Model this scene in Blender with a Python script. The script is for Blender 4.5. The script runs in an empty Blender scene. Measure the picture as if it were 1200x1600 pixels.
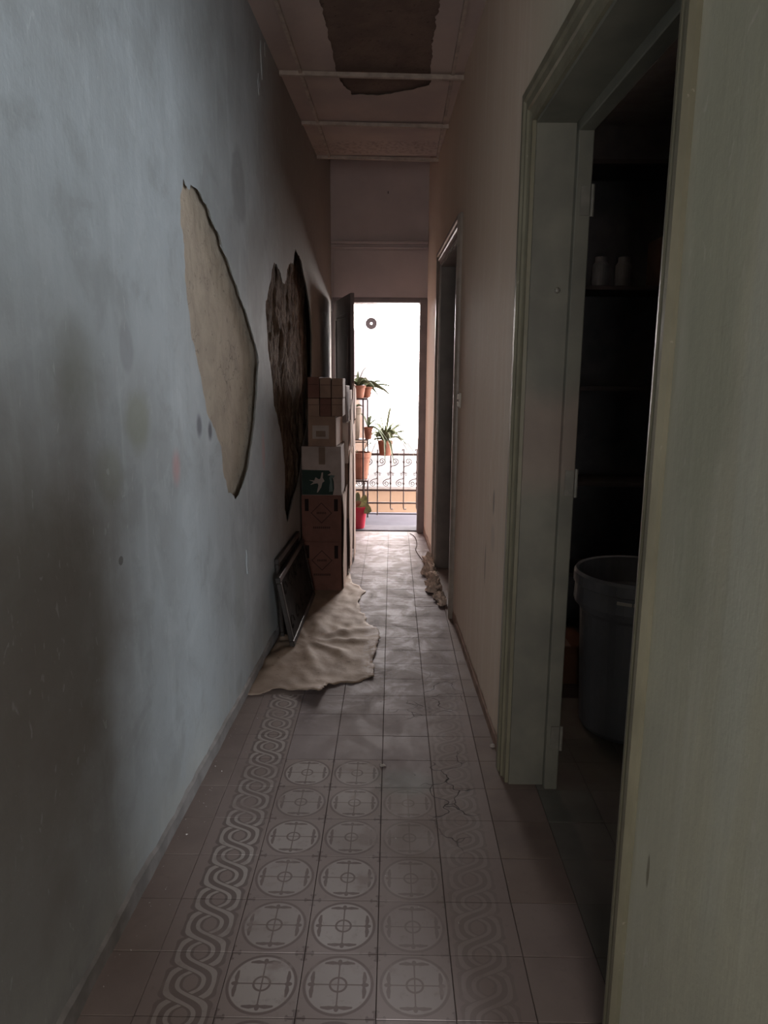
import bpy, bmesh, math, random
from mathutils import Vector, Matrix, noise, geometry
sc = bpy.context.scene
COL = sc.collection
PI = math.pi

# ------------------------------------------------------------------ camera
cam_d = bpy.data.cameras.new('camera'); cam = bpy.data.objects.new('camera', cam_d); COL.objects.link(cam)
cam_d.sensor_fit = 'VERTICAL'; cam_d.sensor_height = 24.0; cam_d.lens = 1092 * 24.0 / 1600
cam_d.clip_start = .02; cam_d.clip_end = 300
th = math.atan(210 / 1092); psi = math.atan(12 * math.cos(th) / 1092); roll = math.radians(.35)
F = Vector((-math.sin(psi) * math.cos(th), math.cos(psi) * math.cos(th), -math.sin(th)))
R0 = Vector((math.cos(psi), math.sin(psi), 0)); U0 = R0.cross(F)
R = R0 * math.cos(roll) + U0 * math.sin(roll); U = -R0 * math.sin(roll) + U0 * math.cos(roll)
M = Matrix((R, U, -F)).transposed().to_4x4(); M.translation = Vector((0, 0, 1.564))
cam.matrix_world = M
sc.camera = cam

# ------------------------------------------------------------------ world, sun, window light, exposure
w = bpy.data.worlds.new('world'); sc.world = w; w.use_nodes = True
bg = w.node_tree.nodes['Background']; bg.inputs[0].default_value = (1.0, .925, .895, 1); bg.inputs[1].default_value = 8.6
sd = bpy.data.lights.new('sun', 'SUN'); so = bpy.data.objects.new('sun', sd); COL.objects.link(so)
sd.energy = 8; sd.angle = math.radians(.6); sd.color = (1, .87, .80)
so.rotation_euler = Vector((.35, .62, -.95)).to_track_quat('-Z', 'Y').to_euler()
so.location = (0, 0, 12)
# sky light entering through the balcony doorway (portal: guides the world's own light, adds none)
def portal(name, loc, rot, sx, sy):
    l = bpy.data.lights.new(name, 'AREA'); l.shape = 'RECTANGLE'; l.size = sx; l.size_y = sy; l.cycles.is_portal = True
    o = bpy.data.objects.new(name, l); COL.objects.link(o); o.location = loc; o.rotation_euler = rot
portal('portal_balcony', (-.14, 7.32, 1.15), (PI / 2, 0, PI), .9, 2.3)
# daylight of the side room's window behind the camera
wl = bpy.data.lights.new('side_window_light', 'AREA'); wl.shape = 'RECTANGLE'; wl.size = 1.0; wl.size_y = 1.2
wl.energy = 112; wl.color = (.84, .92, 1.0)
wo = bpy.data.objects.new('side_window_light', wl); COL.objects.link(wo); wo.location = (1.95, -2.2, .85)
wo.rotation_euler = Vector((-2.2, 4.0, .05)).to_track_quat('-Z', 'Y').to_euler()
# weak fill lamp added behind the camera to lift the end wall and cartons
fl_ = bpy.data.lights.new('rear_fill_light', 'AREA'); fl_.shape = 'RECTANGLE'; fl_.size = .8; fl_.size_y = 1.8
fl_.energy = 11.5; fl_.color = (1.0, .93, .88)
fo = bpy.data.objects.new('rear_fill_light', fl_); COL.objects.link(fo); fo.location = (-.1, -1.95, 1.25)
fo.rotation_euler = Vector((.02, 1, .03)).to_track_quat('-Z', 'Y').to_euler()
vs = sc.view_settings; vs.view_transform = 'Standard'; vs.look = 'None'; vs.gamma = 1; vs.use_curve_mapping = False
vs.exposure = 1.68
sc.cycles.max_bounces = 8; sc.cycles.diffuse_bounces = 6; sc.cycles.caustics_reflective = False; sc.cycles.caustics_refractive = False
sc.cycles.sample_clamp_indirect = 20.0

# ------------------------------------------------------------------ node helper
class V:
    """a float socket with arithmetic"""
    nt = None
    def __init__(s, k): s.k = k
    @staticmethod
    def op(name, *a, clamp=False):
        n = V.nt.nodes.new('ShaderNodeMath'); n.operation = name; n.use_clamp = clamp
        for i, x in enumerate(a):
            if isinstance(x, V): V.nt.links.new(x.k, n.inputs[i])
            else: n.inputs[i].default_value = x
        return V(n.outputs[0])
    def __add__(s, o): return V.op('ADD', s, o)
    def __radd__(s, o): return V.op('ADD', o, s)
    def __sub__(s, o): return V.op('SUBTRACT', s, o)
    def __rsub__(s, o): return V.op('SUBTRACT', o, s)
    def __mul__(s, o): return V.op('MULTIPLY', s, o)
    def __rmul__(s, o): return V.op('MULTIPLY', o, s)
    def __truediv__(s, o): return V.op('DIVIDE', s, o)
    def abs(s): return V.op('ABSOLUTE', s)
    def max(s, o): return V.op('MAXIMUM', s, o)
    def min(s, o): return V.op('MINIMUM', s, o)
    def lt(s, o): return V.op('LESS_THAN', s, o)
    def gt(s, o): return V.op('GREATER_THAN', s, o)
    def sq(s): return V.op('MULTIPLY', s, s)
    def sqrt(s): return V.op('SQRT', s)
    def cos(s): return V.op('COSINE', s)
    def sin(s): return V.op('SINE', s)
    def step(s, a, b):
        n = V.nt.nodes.new('ShaderNodeMapRange'); n.interpolation_type = 'SMOOTHSTEP'
        V.nt.links.new(s.k, n.inputs[0]); n.inputs[1].default_value = a; n.inputs[2].default_value = b
        return V(n.outputs[0])
    def mix(s, a, b): return a * (1 - s) + b * s
def coords(kind):
    nt = V.nt
    if kind == 'world': k = nt.nodes.new('ShaderNodeNewGeometry').outputs['Position']
    else: k = nt.nodes.new('ShaderNodeTexCoord').outputs['Object']
    s = nt.nodes.new('ShaderNodeSeparateXYZ'); nt.links.new(k, s.inputs[0])
    return V(s.outputs[0]), V(s.outputs[1]), V(s.outputs[2]), k
def noise_tex(k, scale, detail=4, rough=.55, dist=0, vec=None):
    nt = V.nt; n = nt.nodes.new('ShaderNodeTexNoise'); n.inputs['Scale'].default_value = scale
    n.inputs['Detail'].default_value = detail; n.inputs['Roughness'].default_value = rough; n.inputs['Distortion'].default_value = dist
    if vec:
        m = nt.nodes.new('ShaderNodeMapping'); m.inputs['Scale'].default_value = vec; nt.links.new(k, m.inputs[0]); k = m.outputs[0]
    nt.links.new(k, n.inputs['Vector']); return V(n.outputs['Fac'])
def ridge(k, scale, vec=None):
    nt = V.nt; n = nt.nodes.new('ShaderNodeTexVoronoi'); n.feature = 'DISTANCE_TO_EDGE'; n.inputs['Scale'].default_value = scale
    nz = nt.nodes.new('ShaderNodeTexNoise'); nz.inputs['Scale'].default_value = scale * 1.3; nt.links.new(k, nz.inputs['Vector'])
    mx = nt.nodes.new('ShaderNodeMix'); mx.data_type = 'VECTOR'; mx.inputs[0].default_value = .12
    nt.links.new(k, mx.inputs[4]); nt.links.new(nz.outputs['Color'], mx.inputs[5]); nt.links.new(mx.outputs[1], n.inputs['Vector'])
    return V(n.outputs['Distance'])
def cmix(fac, a, b):
    nt = V.nt; n = nt.nodes.new('ShaderNodeMix'); n.data_type = 'RGBA'
    if isinstance(fac, V): nt.links.new(fac.k, n.inputs[0])
    else: n.inputs[0].default_value = fac
    for i, x in ((6, a), (7, b)):
        if isinstance(x, tuple): n.inputs[i].default_value = (*x, 1)
        else: nt.links.new(x, n.inputs[i])
    return n.outputs[2]
def new_mat(name, rough=.8, spec=.3):
    m = bpy.data.materials.new(name); m.use_nodes = True; V.nt = m.node_tree
    b = V.nt.nodes['Principled BSDF']; b.inputs['Roughness'].default_value = rough
    b.inputs['Specular IOR Level'].default_value = spec
    return m, b
def finish(b, col=None, rough=None, bump=None, dist=.002, strength=1.0):
    nt = V.nt
    if col is not None:
        if isinstance(col, tuple): b.inputs['Base Color'].default_value = (*col, 1)
        else: nt.links.new(col, b.inputs['Base Color'])
    if rough is not None: nt.links.new(rough.k, b.inputs['Roughness'])
    if bump is not None:
        n = nt.nodes.new('ShaderNodeBump'); n.inputs['Distance'].default_value = dist; n.inputs['Strength'].default_value = strength
        nt.links.new(bump.k, n.inputs['Height']); nt.links.new(n.outputs[0], b.inputs['Normal'])
def blob(p, q, cp, cq, rp, rq, soft=.35, nz=None):
    d = (((p - cp) / rp).sq() + ((q - cq) / rq).sq()).sqrt()
    if nz is not None: d = d + (nz - .5) * 1.1
    return 1 - d.step(1 - soft, 1 + soft)
def simple(name, col, rough=.7, spec=.3, var=.25, scale=9, bump=0, metal=0, col2=None):
    m, b = new_mat(name, rough, spec); x, y, z, k = coords('world')
    n = noise_tex(k, scale, 6)
    c2 = col2 or tuple(c * (1 - var) for c in col)
    finish(b, cmix(n.step(.3, .7), col, c2), bump=n if bump else None, dist=bump or .001)
    b.inputs['Metallic'].default_value = metal
    return m

# ------------------------------------------------------------------ object helpers
def link(name, me, mat=None, parent=None, label=None, kind=None, cat=None, group=None):
    o = bpy.data.objects.new(name, me); COL.objects.link(o)
    if mat is not None and me is not None:
        for mm in (mat if isinstance(mat, (list, tuple)) else [mat]): me.materials.append(mm)
    if parent: o.parent = parent
    for a, v in (('label', label), ('kind', kind), ('category', cat), ('group', group)):
        if v: o[a] = v
    return o
def mesh(name, bm, mat=None, parent=None, smooth=False, **kw):
    bmesh.ops.recalc_face_normals(bm, faces=bm.faces)
    me = bpy.data.meshes.new(name); bm.to_mesh(me); bm.free()
    if smooth: me.shade_smooth()
    return link(name, me, mat, parent, **kw)
def thing(name, loc, label, cat, group=None, rotz=0):
    o = link(name, None, label=label, cat=cat, group=group); o.location = loc; o.rotation_euler = (0, 0, rotz); return o
def box(bm, x0, x1, y0, y1, z0, z1, bev=0, seg=1):
    vs_ = [bm.verts.new((x, y, z)) for x in (x0, x1) for y in (y0, y1) for z in (z0, z1)]
    f = [(0, 1, 3, 2), (4, 6, 7, 5), (0, 4, 5, 1), (2, 3, 7, 6), (0, 2, 6, 4), (1, 5, 7, 3)]
    fs = [bm.faces.new([vs_[i] for i in q]) for q in f]
    if bev:
        es = {e for q in fs for e in q.edges}
        bmesh.ops.bevel(bm, geom=list(es), offset=bev, segments=seg, affect='EDGES', profile=.5)
    return vs_
def boxo(name, dims, mat, parent=None, bev=0, seg=1, **kw):
    bm = bmesh.new(); box(bm, *dims, bev=bev, seg=seg); return mesh(name, bm, mat, parent, **kw)
def tube(bm, pts, r, n=8, caps=True, taper=None):
    pts = [Vector(p) for p in pts]; rings = []; up = Vector((0, 0, 1))
    for i, p in enumerate(pts):
        t = (pts[min(i + 1, len(pts) - 1)] - pts[max(i - 1, 0)]).normalized()
        a = t.cross(up)
        if a.length < .05: a = t.cross(Vector((1, 0, 0)))
        a.normalize(); b_ = t.cross(a).normalized()
        rr = r if taper is None else r * taper(i / (len(pts) - 1))
        rings.append([bm.verts.new(p + (a * math.cos(2 * PI * j / n) + b_ * math.sin(2 * PI * j / n)) * rr) for j in range(n)])
    for a, b_ in zip(rings, rings[1:]):
        for j in range(n): bm.faces.new((a[j], a[(j + 1) % n], b_[(j + 1) % n], b_[j]))
    if caps: bm.faces.new(rings[0][::-1]); bm.faces.new(rings[-1])
def lathe(bm, prof, n=32, cx=0, cy=0, cz=0, close_top=False, close_bot=True, wob=0):
    rings = []
    for r, z in prof:
        rings.append([bm.verts.new((cx + r * (1 + wob * math.sin(3 * a)) * math.cos(a), cy + r * math.sin(a), cz + z)) for a in [2 * PI * j / n for j in range(n)]])
    for a, b_ in zip(rings, rings[1:]):
        for j in range(n): bm.faces.new((a[j], a[(j + 1) % n], b_[(j + 1) % n], b_[j]))
    if close_bot: bm.faces.new(rings[0][::-1])
    if close_top: bm.faces.new(rings[-1])
def LX(u, v=0): return -.78 + .032 * (u - 1.45) - v          # left wall face; v = depth into the wall
def RX(u, v=0): return .50 - .030 * (u - 1.45) + v           # right wall face
def rag(pts, amp=.006, lev=3, seed=0):
    """fractal subdivision of a closed outline"""
    rnd = random.Random(seed); p = [Vector(q) for q in pts]
    for l in range(lev):
        q = []
        for a, b_ in zip(p, p[1:] + p[:1]):
            d = b_ - a; nrm = Vector((-d.y, d.x)); L = d.length
            q += [a, (a + b_) / 2 + (nrm.normalized() * rnd.uniform(-1, 1) * min(amp, L * .22) if L > 1e-6 else Vector((0, 0)))]
        p = q; amp *= .6
    return p
def skin_with_holes(outer, holes, to3d, thick):
    """plaster skin: flat polygon with holes, rims running back by thick. to3d(u, z, v)"""
    bm = bmesh.new(); loops = []
    def add(pts):
        vv = [bm.verts.new(to3d(p[0], p[1], 0)) for p in pts]
        es = [bm.edges.new((a, b_)) for a, b_ in zip(vv, vv[1:] + vv[:1])]
        loops.append((pts, vv)); return es
    es = add(outer)
    for h in holes: es += add(h)
    r = bmesh.ops.triangle_fill(bm, edges=es, use_beauty=True, use_dissolve=False)
    for li, (pts, vv) in enumerate(loops):
        if li:                                   # holes are undercut: the plaster edge stands hollow
            n_ = len(pts); ar = sum(pts[i - 1][0] * pts[i][1] - pts[i][0] * pts[i - 1][1] for i in range(n_)); sg = 1 if ar > 0 else -1; q_ = []
            for i in range(n_):
                d = Vector((pts[(i + 3) % n_][0] - pts[i - 3][0], pts[(i + 3) % n_][1] - pts[i - 3][1])); d = d.normalized() if d.length else Vector((1, 0))
                q_.append((pts[i][0] + sg * d.y * thick * 1.6, pts[i][1] - sg * d.x * thick * 1.6))
        else: q_ = pts
        bk = [bm.verts.new(to3d(p[0], p[1], thick)) for p in q_]
        for i in range(len(vv)):
            j = (i + 1) % len(vv); bm.faces.new((vv[i], vv[j], bk[j], bk[i]))
    return bm
def grid_patch(u0, u1, z0, z1, du, to3d, disp):
    bm = bmesh.new(); nu = max(2, int((u1 - u0) / du)); nz = max(2, int((z1 - z0) / du))
    g = [[bm.verts.new(to3d(u0 + (u1 - u0) * i / nu, z0 + (z1 - z0) * j / nz, disp(u0 + (u1 - u0) * i / nu, z0 + (z1 - z0) * j / nz))) for j in range(nz + 1)] for i in range(nu + 1)]
    for i in range(nu):
        for j in range(nz): bm.faces.new((g[i][j], g[i + 1][j], g[i + 1][j + 1], g[i][j + 1]))
    return bm

# ------------------------------------------------------------------ materials of the shell
def mat_left_wall():
    m, b = new_mat('blue_grey_limewash', .75, .25); x, y, z, k = coords('world')
    n1 = noise_tex(k, 1.6, 6, .6); n2 = noise_tex(k, 14, 6, .65); st = noise_tex(k, 9, 5, .6, 0, (1, 1.6, .18)); n3 = noise_tex(k, 5, 5, .6)
    c = cmix(n1.step(.35, .68), (.375, .40, .415), (.315, .33, .335))
    c = cmix(st.step(.52, .74) * .38, c, (.47, .495, .51))
    c = cmix(n2.step(.55, .75) * .3, c, (.25, .27, .26))
    nb = noise_tex(k, 4.2, 6, .62, .5); c = cmix(nb.step(.50, .68) * .5, c, (.26, .27, .268)); c = cmix((1 - nb.step(.34, .46)) * .35, c, (.45, .475, .49))
    def st_(c, cy, cz, ry, rz, col, a, soft=.4, nz=n3): return cmix(blob(y, z, cy, cz, ry, rz, soft, nz) * a, c, col)
    c = st_(c, 1.73, 1.56, .10, .11, (.17, .17, .135), .6, .95)
    c = st_(c, 2.09, 1.43, .09, .09, (.23, .24, .19), .75)
    c = st_(c, 1.88, 1.30, .08, .08, (.24, .25, .20), .5)
    c = st_(c, 2.04, 1.64, .045, .07, (.27, .28, .29), .7, .25, n1)
    c = st_(c, 3.43, 2.42, .13, .17, (.24, .25, .25), .7, .2)
    c = st_(c, 3.75, 2.1, .20, .25, (.30, .30, .29), .6, .3)
    c = st_(c, 2.69, 1.38, .03, .04, (.10, .10, .12), .8, .5)
    c = st_(c, 2.83, 1.35, .025, .035, (.07, .07, .09), .9, .5)
    c = st_(c, 2.41, 1.255, .035, .05, (.50, .26, .25), .6, .7)
    c = st_(c, 3.82, 1.163, .035, .10, (.52, .27, .25), .5, .7)
    c = st_(c, 1.91, 1.05, .016, .014, (.12, .12, .12), .9, .1)
    c = st_(c, 1.52, 1.0, .38, .42, (.17, .15, .135), .75, .7)
    c = st_(c, 1.25, .55, .40, .55, (.19, .165, .15), .65, .6)
    c = st_(c, 3.2, .50, .08, .22, (.33, .35, .34), .5, .3)
    c = cmix((y + (n1 - .5) * .9).step(3.6, 4.8) * .85, c, (.27, .235, .21))  # far end of the same paint tinted darker and warmer, light painted in
    c = cmix((1 - z.step(.0, .35)) * n3.step(.3, .6) * .5, c, (.38, .37, .33))
    sc1 = noise_tex(k, 22, 3, .5, 2.5, (1, 1, .35)).step(.66, .72)
    c = cmix(sc1 * .28, c, (.50, .52, .52))
    finish(b, c, rough=.62 + n2 * .25, bump=n2 * .5 + n3 + st * .4, dist=.0035)
    return m
def mat_right_wall():
    m, b = new_mat('olive_cream_limewash', .7, .25); x, y, z, k = coords('world')
    n1 = noise_tex(k, 1.8, 5); n2 = noise_tex(k, 16, 6, .65); st = noise_tex(k, 8, 5, .6, 0, (1, 2.2, .15)); n3 = noise_tex(k, 5, 5)
    c = cmix(n1.step(.35, .65), (.50, .49, .385), (.44, .435, .35))
    c = cmix(st.step(.5, .75) * .45, c, (.55, .55, .47))
    c = cmix((y + (n1 - .5) * .8).step(1.7, 3.0), c, cmix(st.step(.45, .7) * .6, (.74, .60, .48), (.80, .68, .57)))  # balcony daylight painted in: colour turns paler and warmer farther along
    sm_ = noise_tex(k, 10, 6, .7, 1.2, (1, 1.4, .5)); c = cmix(sm_.step(.58, .68) * y.step(2.7, 3.2) * (1 - (z - 1.1).abs().step(.2, .7)) * .5, c, (.86, .76, .66))
    c = cmix(blob(y, z, 3.05, 1.03, .022, .055, .3, n3) * .7, c, (.25, .21, .18)); c = cmix(blob(y, z, 3.22, .70, .012, .09, .3, n3) * .7, c, (.25, .19, .15))
    wet = blob(y, z, 1.16, 2.05, .10, .9, .3, n3)
    c = cmix(wet * .45, c, (.34, .35, .26))
    c = cmix(blob(y, z, .98, 1.60, .06, .8, .25, n3) * .4, c, (.50, .52, .46))
    c = cmix(blob(y, z, 1.215, .62, .006, .035, .2) * .85, c, (.20, .18, .13))
    c = cmix(blob(y, z, 3.04, .86, .05, .06, .3, n3) * .6, c, (.60, .50, .42))
    c = cmix(noise_tex(k, 20, 3, .5, 2.5, (1, 1, .3)).step(.66, .72) * .35, c, (.60, .58, .52))
    peel = (1 - (z + (n3 - .5) * .10).step(.055, .075)) * y.gt(2.6)
    c = cmix(peel, c, (.36, .24, .18))
    finish(b, c, rough=.6 + n2 * .25, bump=n2 * .4 + n3 + st * .5 - peel * .6, dist=.003)
    return m
def mat_end():
    m, b = new_mat('dull_mauve_wall_paint', .7, .25); x, y, z, k = coords('world')
    n = noise_tex(k, 3, 5); n2 = noise_tex(k, 20, 5)
    finish(b, cmix(n.step(.3, .7), (.52, .445, .435), (.45, .385, .38)), bump=n2 + n, dist=.002); return m
def mat_ceiling():
    m, b = new_mat('aged_ceiling_board', .8, .2); x, y, z, k = coords('world')
    n = noise_tex(k, 2.2, 5); n2 = noise_tex(k, 24, 5); sp = noise_tex(k, 34, 3, .5)
    c = cmix(n.step(.35, .65), (.50, .41, .37), (.42, .345, .325))
    c = cmix(sp.step(.48, .62) * y.step(5.72, 5.78) * (1 - y.step(6.04, 6.08)) * .5, c, (.20, .16, .15))
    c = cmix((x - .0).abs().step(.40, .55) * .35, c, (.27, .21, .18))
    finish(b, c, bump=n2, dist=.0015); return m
M_left = mat_left_wall(); M_right = mat_right_wall(); M_end = mat_end(); M_ceil = mat_ceiling()
def mat_scar(name, a, b_, dk, vec=None, sc_=7, bumpd=.006, cracks=False):
    m, b = new_mat(name, .9, .15); x, y, z, k = coords('world')
    n = noise_tex(k, sc_, 7, .65, .3, vec); n2 = noise_tex(k, 40, 5, .6, 0, vec); sp = noise_tex(k, 26, 4, .6).step(.61, .70)
    c = cmix(n.step(.35, .65), a, b_); c = cmix(sp * .7, c, dk)
    if cracks:
        cz = noise_tex(k, 2.6, 3).step(.48, .6); cr = (1 - ridge(k, 9).step(.004, .02)) * cz; c = cmix(cr * .85, c, dk)
    finish(b, c, bump=n + n2 * .5, dist=bumpd); return m
M_scar1 = mat_scar('bare_sandy_render', (.52, .43, .335), (.43, .35, .275), (.20, .165, .135), cracks=True)
M_scar2 = mat_scar('crumbling_brown_earth', (.10, .065, .045), (.23, .16, .115), (.035, .022, .018), (1, 3.2, .8), 8, .02)
M_scar3 = mat_scar('bare_brown_lath', (.20, .145, .12), (.155, .11, .095), (.07, .05, .045), None, 5)
M_mortar = simple('floor_bedding', (.07, .055, .05), .95)
M_core = simple('wall_core', (.16, .13, .11), .95)
M_base = simple('skirting_paint', (.27, .25, .24), .6, .4, .35, 12, .002)
M_case = None
def mat_casing():
    m, b = new_mat('olive_gloss_paint', .38, .5); x, y, z, k = coords('world')
    n = noise_tex(k, 12, 5, .6, 0, (1, 1, .3)); n2 = noise_tex(k, 45, 4)
    c = cmix(n.step(.35, .7), (.215, .20, .14), (.155, .145, .10)); c = cmix(n2.step(.68, .72) * .6, c, (.33, .30, .24))
    finish(b, c, bump=n2 * .3 + n, dist=.0015); return m
M_case = mat_casing()
def mat_reveal():
    m, b = new_mat('grey_reveal_paint', .5, .4); x, y, z, k = coords('world'); n = noise_tex(k, 5, 5); 
    c = cmix(n.step(.35, .7), (.19, .185, .15), (.14, .138, .115)); c = cmix(blob(y, z, 2.5, 1.35, .5, .16, .5, n) * .4, c, (.30, .20, .17))
    finish(b, c, bump=n, dist=.002); return m
M_reveal = mat_reveal()
M_wood = simple('dark_brown_door_paint', (.115, .095, .095), .45, .4, .3, 6, .001)
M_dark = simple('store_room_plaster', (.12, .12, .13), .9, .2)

# ------------------------------------------------------------------ floor tiles
TX = [-.831, -.631, -.431, -.230, -.029, .172, .373, .574]
S = .2005
def tile_common():
    x, y, z, k = coords('object'); wx, wy, wz, wk = coords('world')
    oi = V.nt.nodes.new('ShaderNodeObjectInfo'); rnd = V(oi.outputs['Random'])
    return x, y, wx, wy, wk, rnd
def tile_finish(b, col, wx, wy, wk, rnd, prints=None, light=None, fade=None):
    b.inputs['Specular IOR Level'].default_value = .13
    n = noise_tex(wk, 7, 6, .6); n2 = noise_tex(wk, 38, 5, .6); n3 = noise_tex(wk, 2.2, 4)
    c = cmix(rnd.step(0, 1) * .30, col, (.20, .155, .145))
    if prints is not None: c = cmix(prints, c, light)
    # worn, waxy grey track beyond the printed rows
    worn = (wy + (n3 - .5) * .9).step(2.75, 3.5) * (1 - wx.step(.30, .40)) * wx.step(-.50, -.40)
    blot = noise_tex(wk, 5.5, 7, .68, .6); smear = noise_tex(wk, 9, 6, .7, .4, (.35, 1, 1))
    c = cmix(worn * .8, c, (.165, .130, .125))
    c = cmix(worn * blot.step(.46, .64) * .75, c, (.30, .265, .285)); c = cmix(worn * smear.step(.56, .64) * .5, c, (.38, .34, .36))
    c = cmix(worn * (1 - blot.step(.36, .45)) * .5, c, (.085, .065, .06))
    c = cmix(n2.step(.55, .75) * .35, c, (.17, .135, .12))
    c = cmix(blob(wx, wy, .06, 2.5, .10, .09, .5, n) * .35, c, (.20, .25, .23))
    # cracks on the right of the track
    cr = (1 - ridge(wk, 7.5).step(.004, .016))
    zone = (blob(wx, wy, .27, 3.3, .09, .22, .4, n).max(blob(wx, wy, .24, 2.45, .09, .30, .4, n))).max(blob(wx, wy, .10, 3.1, .10, .10, .4, n) * .6)
    c = cmix(cr * zone, c, (.03, .022, .02))
    dirt = n3.step(.5, .75) * .35
    c = cmix(dirt, c, (.15, .115, .10))
    finish(b, c, rough=(.64 - blot.step(.38, .66) * .14 + n2 * .10), bump=n * .5 + n2 * .25 - cr * zone * 2, dist=.0012)
def mat_medallion(name, strength):
    m, b = new_mat(name, .5, .4); x, y, wx, wy, wk, rnd = tile_common()
    ax = x.abs(); ay = y.abs(); p = ax.max(ay); q = ax.min(ay); r = (x.sq() + y.sq()).sqrt()
    disc = 1 - r.step(.0835, .0855)
    # light field pulled in at the four diagonals' outside, as on the print
    ink = (1 - (r - .0895).abs().step(.0028, .0044))
    ink = ink.max(1 - (r - .0215).abs().step(.0022, .0036))
    ink = ink.max((1 - q.step(.0014, .0024)) * (1 - p.step(.070, .074)))
    wing = (1 - ((p - (.0690 - (q - .022).sq() * 5)).abs() + (q - .020).abs() * .16).step(.0050, .0068)) * (1 - q.step(.038, .043)) 
    body = (1 - (((p - .0705) / .010).sq() + (q / .0065).sq()).sqrt().step(.85, 1.1))
    ink = ink.max(wing).max(body)
    cx_ = .1 - p; cq = .1 - q; far = cx_.max(cq); near = cx_.min(cq)
    ink = ink.max((1 - near.step(.004, .0055)) * (1 - far.step(.022, .025)))
    ink = ink.max(1 - (((far - .021) / .0045).sq() + (near / .0095).sq()).sqrt().step(.8, 1.15))
    nw = noise_tex(wk, 9, 5)
    keep = nw.step(.28, .45) * strength
    m_ = (disc - ink) * .5 + .5                     # 1 light, .5 field, 0 ink
    base = cmix(m_.step(.5, 1) * keep, (.265, .215, .20), (.375, .33, .31))
    base = cmix(ink * keep * .9, base, (.135, .10, .095))
    nt = V.nt
    tile_finish(b, base, wx, wy, wk, rnd); return m
def mat_braid(name, strength, mirror=1):
    m, b = new_mat(name, .5, .4); x, y, wx, wy, wk, rnd = tile_common()
    x = (x - .013 * mirror) * (1.0 * mirror) ; ph = y * (2 * PI / S)
    a = .047
    ca = ph.cos(); sa = ph.sin()
    up = sa.gt(0)                                   # which strand lies over
    cw = ca * (1.32 - ca.sq() * .32)
    xo = up.mix(cw * -a, cw * a); xu = up.mix(cw * a, cw * -a)
    sl = ((sa * (1.32 - ca.sq() * .96) * (a * 2 * PI / S)).sq() + 1).sqrt()
    do = (x - xo).abs() / sl; du = (x - xu).abs() / sl
    W = .0225
    def lines(d): return (1 - (d - .0135).abs().step(.0052, .0066))
    over = 1 - do.step(W, W + .0012)
    lo = lines(do); lu = lines(du)
    light = over.mix(lu, lo)
    inner = (1 - do.min(du).step(W + .004, W + .006))
    nw = noise_tex(wk, 7, 5); 
    keep = nw.step(.25, .48) * strength
    base = cmix(inner * keep * .75, (.25, .20, .185), (.13, .10, .095))
    base = cmix(light * keep, base, (.37, .325, .30))
    tile_finish(b, base, wx, wy, wk, rnd); return m
def mat_plain(name, col, col2):
    m, b = new_mat(name, .5, .35); x, y, wx, wy, wk, rnd = tile_common()
    tile_finish(b, cmix(noise_tex(wk, 4, 5).step(.35, .65), col, col2), wx, wy, wk, rnd); return m
MT = {'med': mat_medallion('medallion_tile_print', .85), 'med_faint': mat_medallion('worn_medallion_tile_print', .42), 'braid': mat_braid('braided_border_print', .95),
      'braid_faint': mat_braid('worn_braided_border_print', .38, -1), 'plain': mat_plain('plain_taupe_tile', (.255, .205, .185), (.215, .17, .155)),
      'track': mat_plain('worn_grey_mauve_tile', (.27, .225, .22), (.215, .175, .175)), 'rose': mat_plain('rosy_border_tile', (.21, .16, .135), (.16, .12, .105)),
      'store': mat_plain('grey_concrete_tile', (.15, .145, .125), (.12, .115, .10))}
def tile_mesh(name, mat):
    bm = bmesh.new(); h = S / 2 - .0008; c = .0012
    v = []
    for (d, z) in ((h, -.014), (h, -c), (h - c, 0)):
        v.append([bm.verts.new((sx * d, sy * d, z)) for sx, sy in ((-1, -1), (1, -1), (1, 1), (-1, 1))])
    for a, b_ in zip(v, v[1:]):
        for i in range(4): bm.faces.new((a[i], a[(i + 1) % 4], b_[(i + 1) % 4], b_[i]))
    bm.faces.new(v[-1]); bm.faces.new(v[0][::-1])
    me = bpy.data.meshes.new(name); bm.to_mesh(me); bm.free(); me.materials.append(mat); return me
TM = {k: tile_mesh('tile_' + k, m) for k, m in MT.items()}
floor = boxo('floor', (-.95, 3.3, -4.0, 7.1, -.20, -.004), M_mortar, label='old patterned cement tile floor of the corridor', kind='structure')
rnd = random.Random(4)
for r in range(0, 31):
    y = .865 + S * .9965 * r + .1; y0 = y - .1
    for c in range(7):
        x = (TX[c] + TX[c + 1]) / 2
        if c == 0: k = 'plain'
        elif c == 1: k = 'braid' if y < 3.35 else 'plain'
        elif c in (2, 3): k = 'med' if y < 2.66 else 'track'
        elif c == 4: k = 'med_faint' if y < 2.46 else 'track'
        elif c == 5: k = 'braid_faint' if y < 4.2 else 'track'
        else: k = 'rose' if y > 1.9 else 'plain'
        if c == 3 and k == 'med': k = 'med'
        o = bpy.data.objects.new('tile', TM[k]); COL.objects.link(o); o.parent = floor
        o.location = (x, y, rnd.uniform(-.0004, .0004)); o.rotation_euler = (rnd.uniform(-.003, .003), rnd.uniform(-.003, .003), rnd.uniform(-.002, .002))
    if .9 < y < 3.3:
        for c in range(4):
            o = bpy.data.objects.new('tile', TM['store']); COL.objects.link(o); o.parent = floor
            o.location = (.574 + S * (c + .5), y, rnd.uniform(-.002, .0)); o.rotation_euler = (rnd.uniform(-.004, .004), rnd.uniform(-.004, .004), 0)

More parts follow.
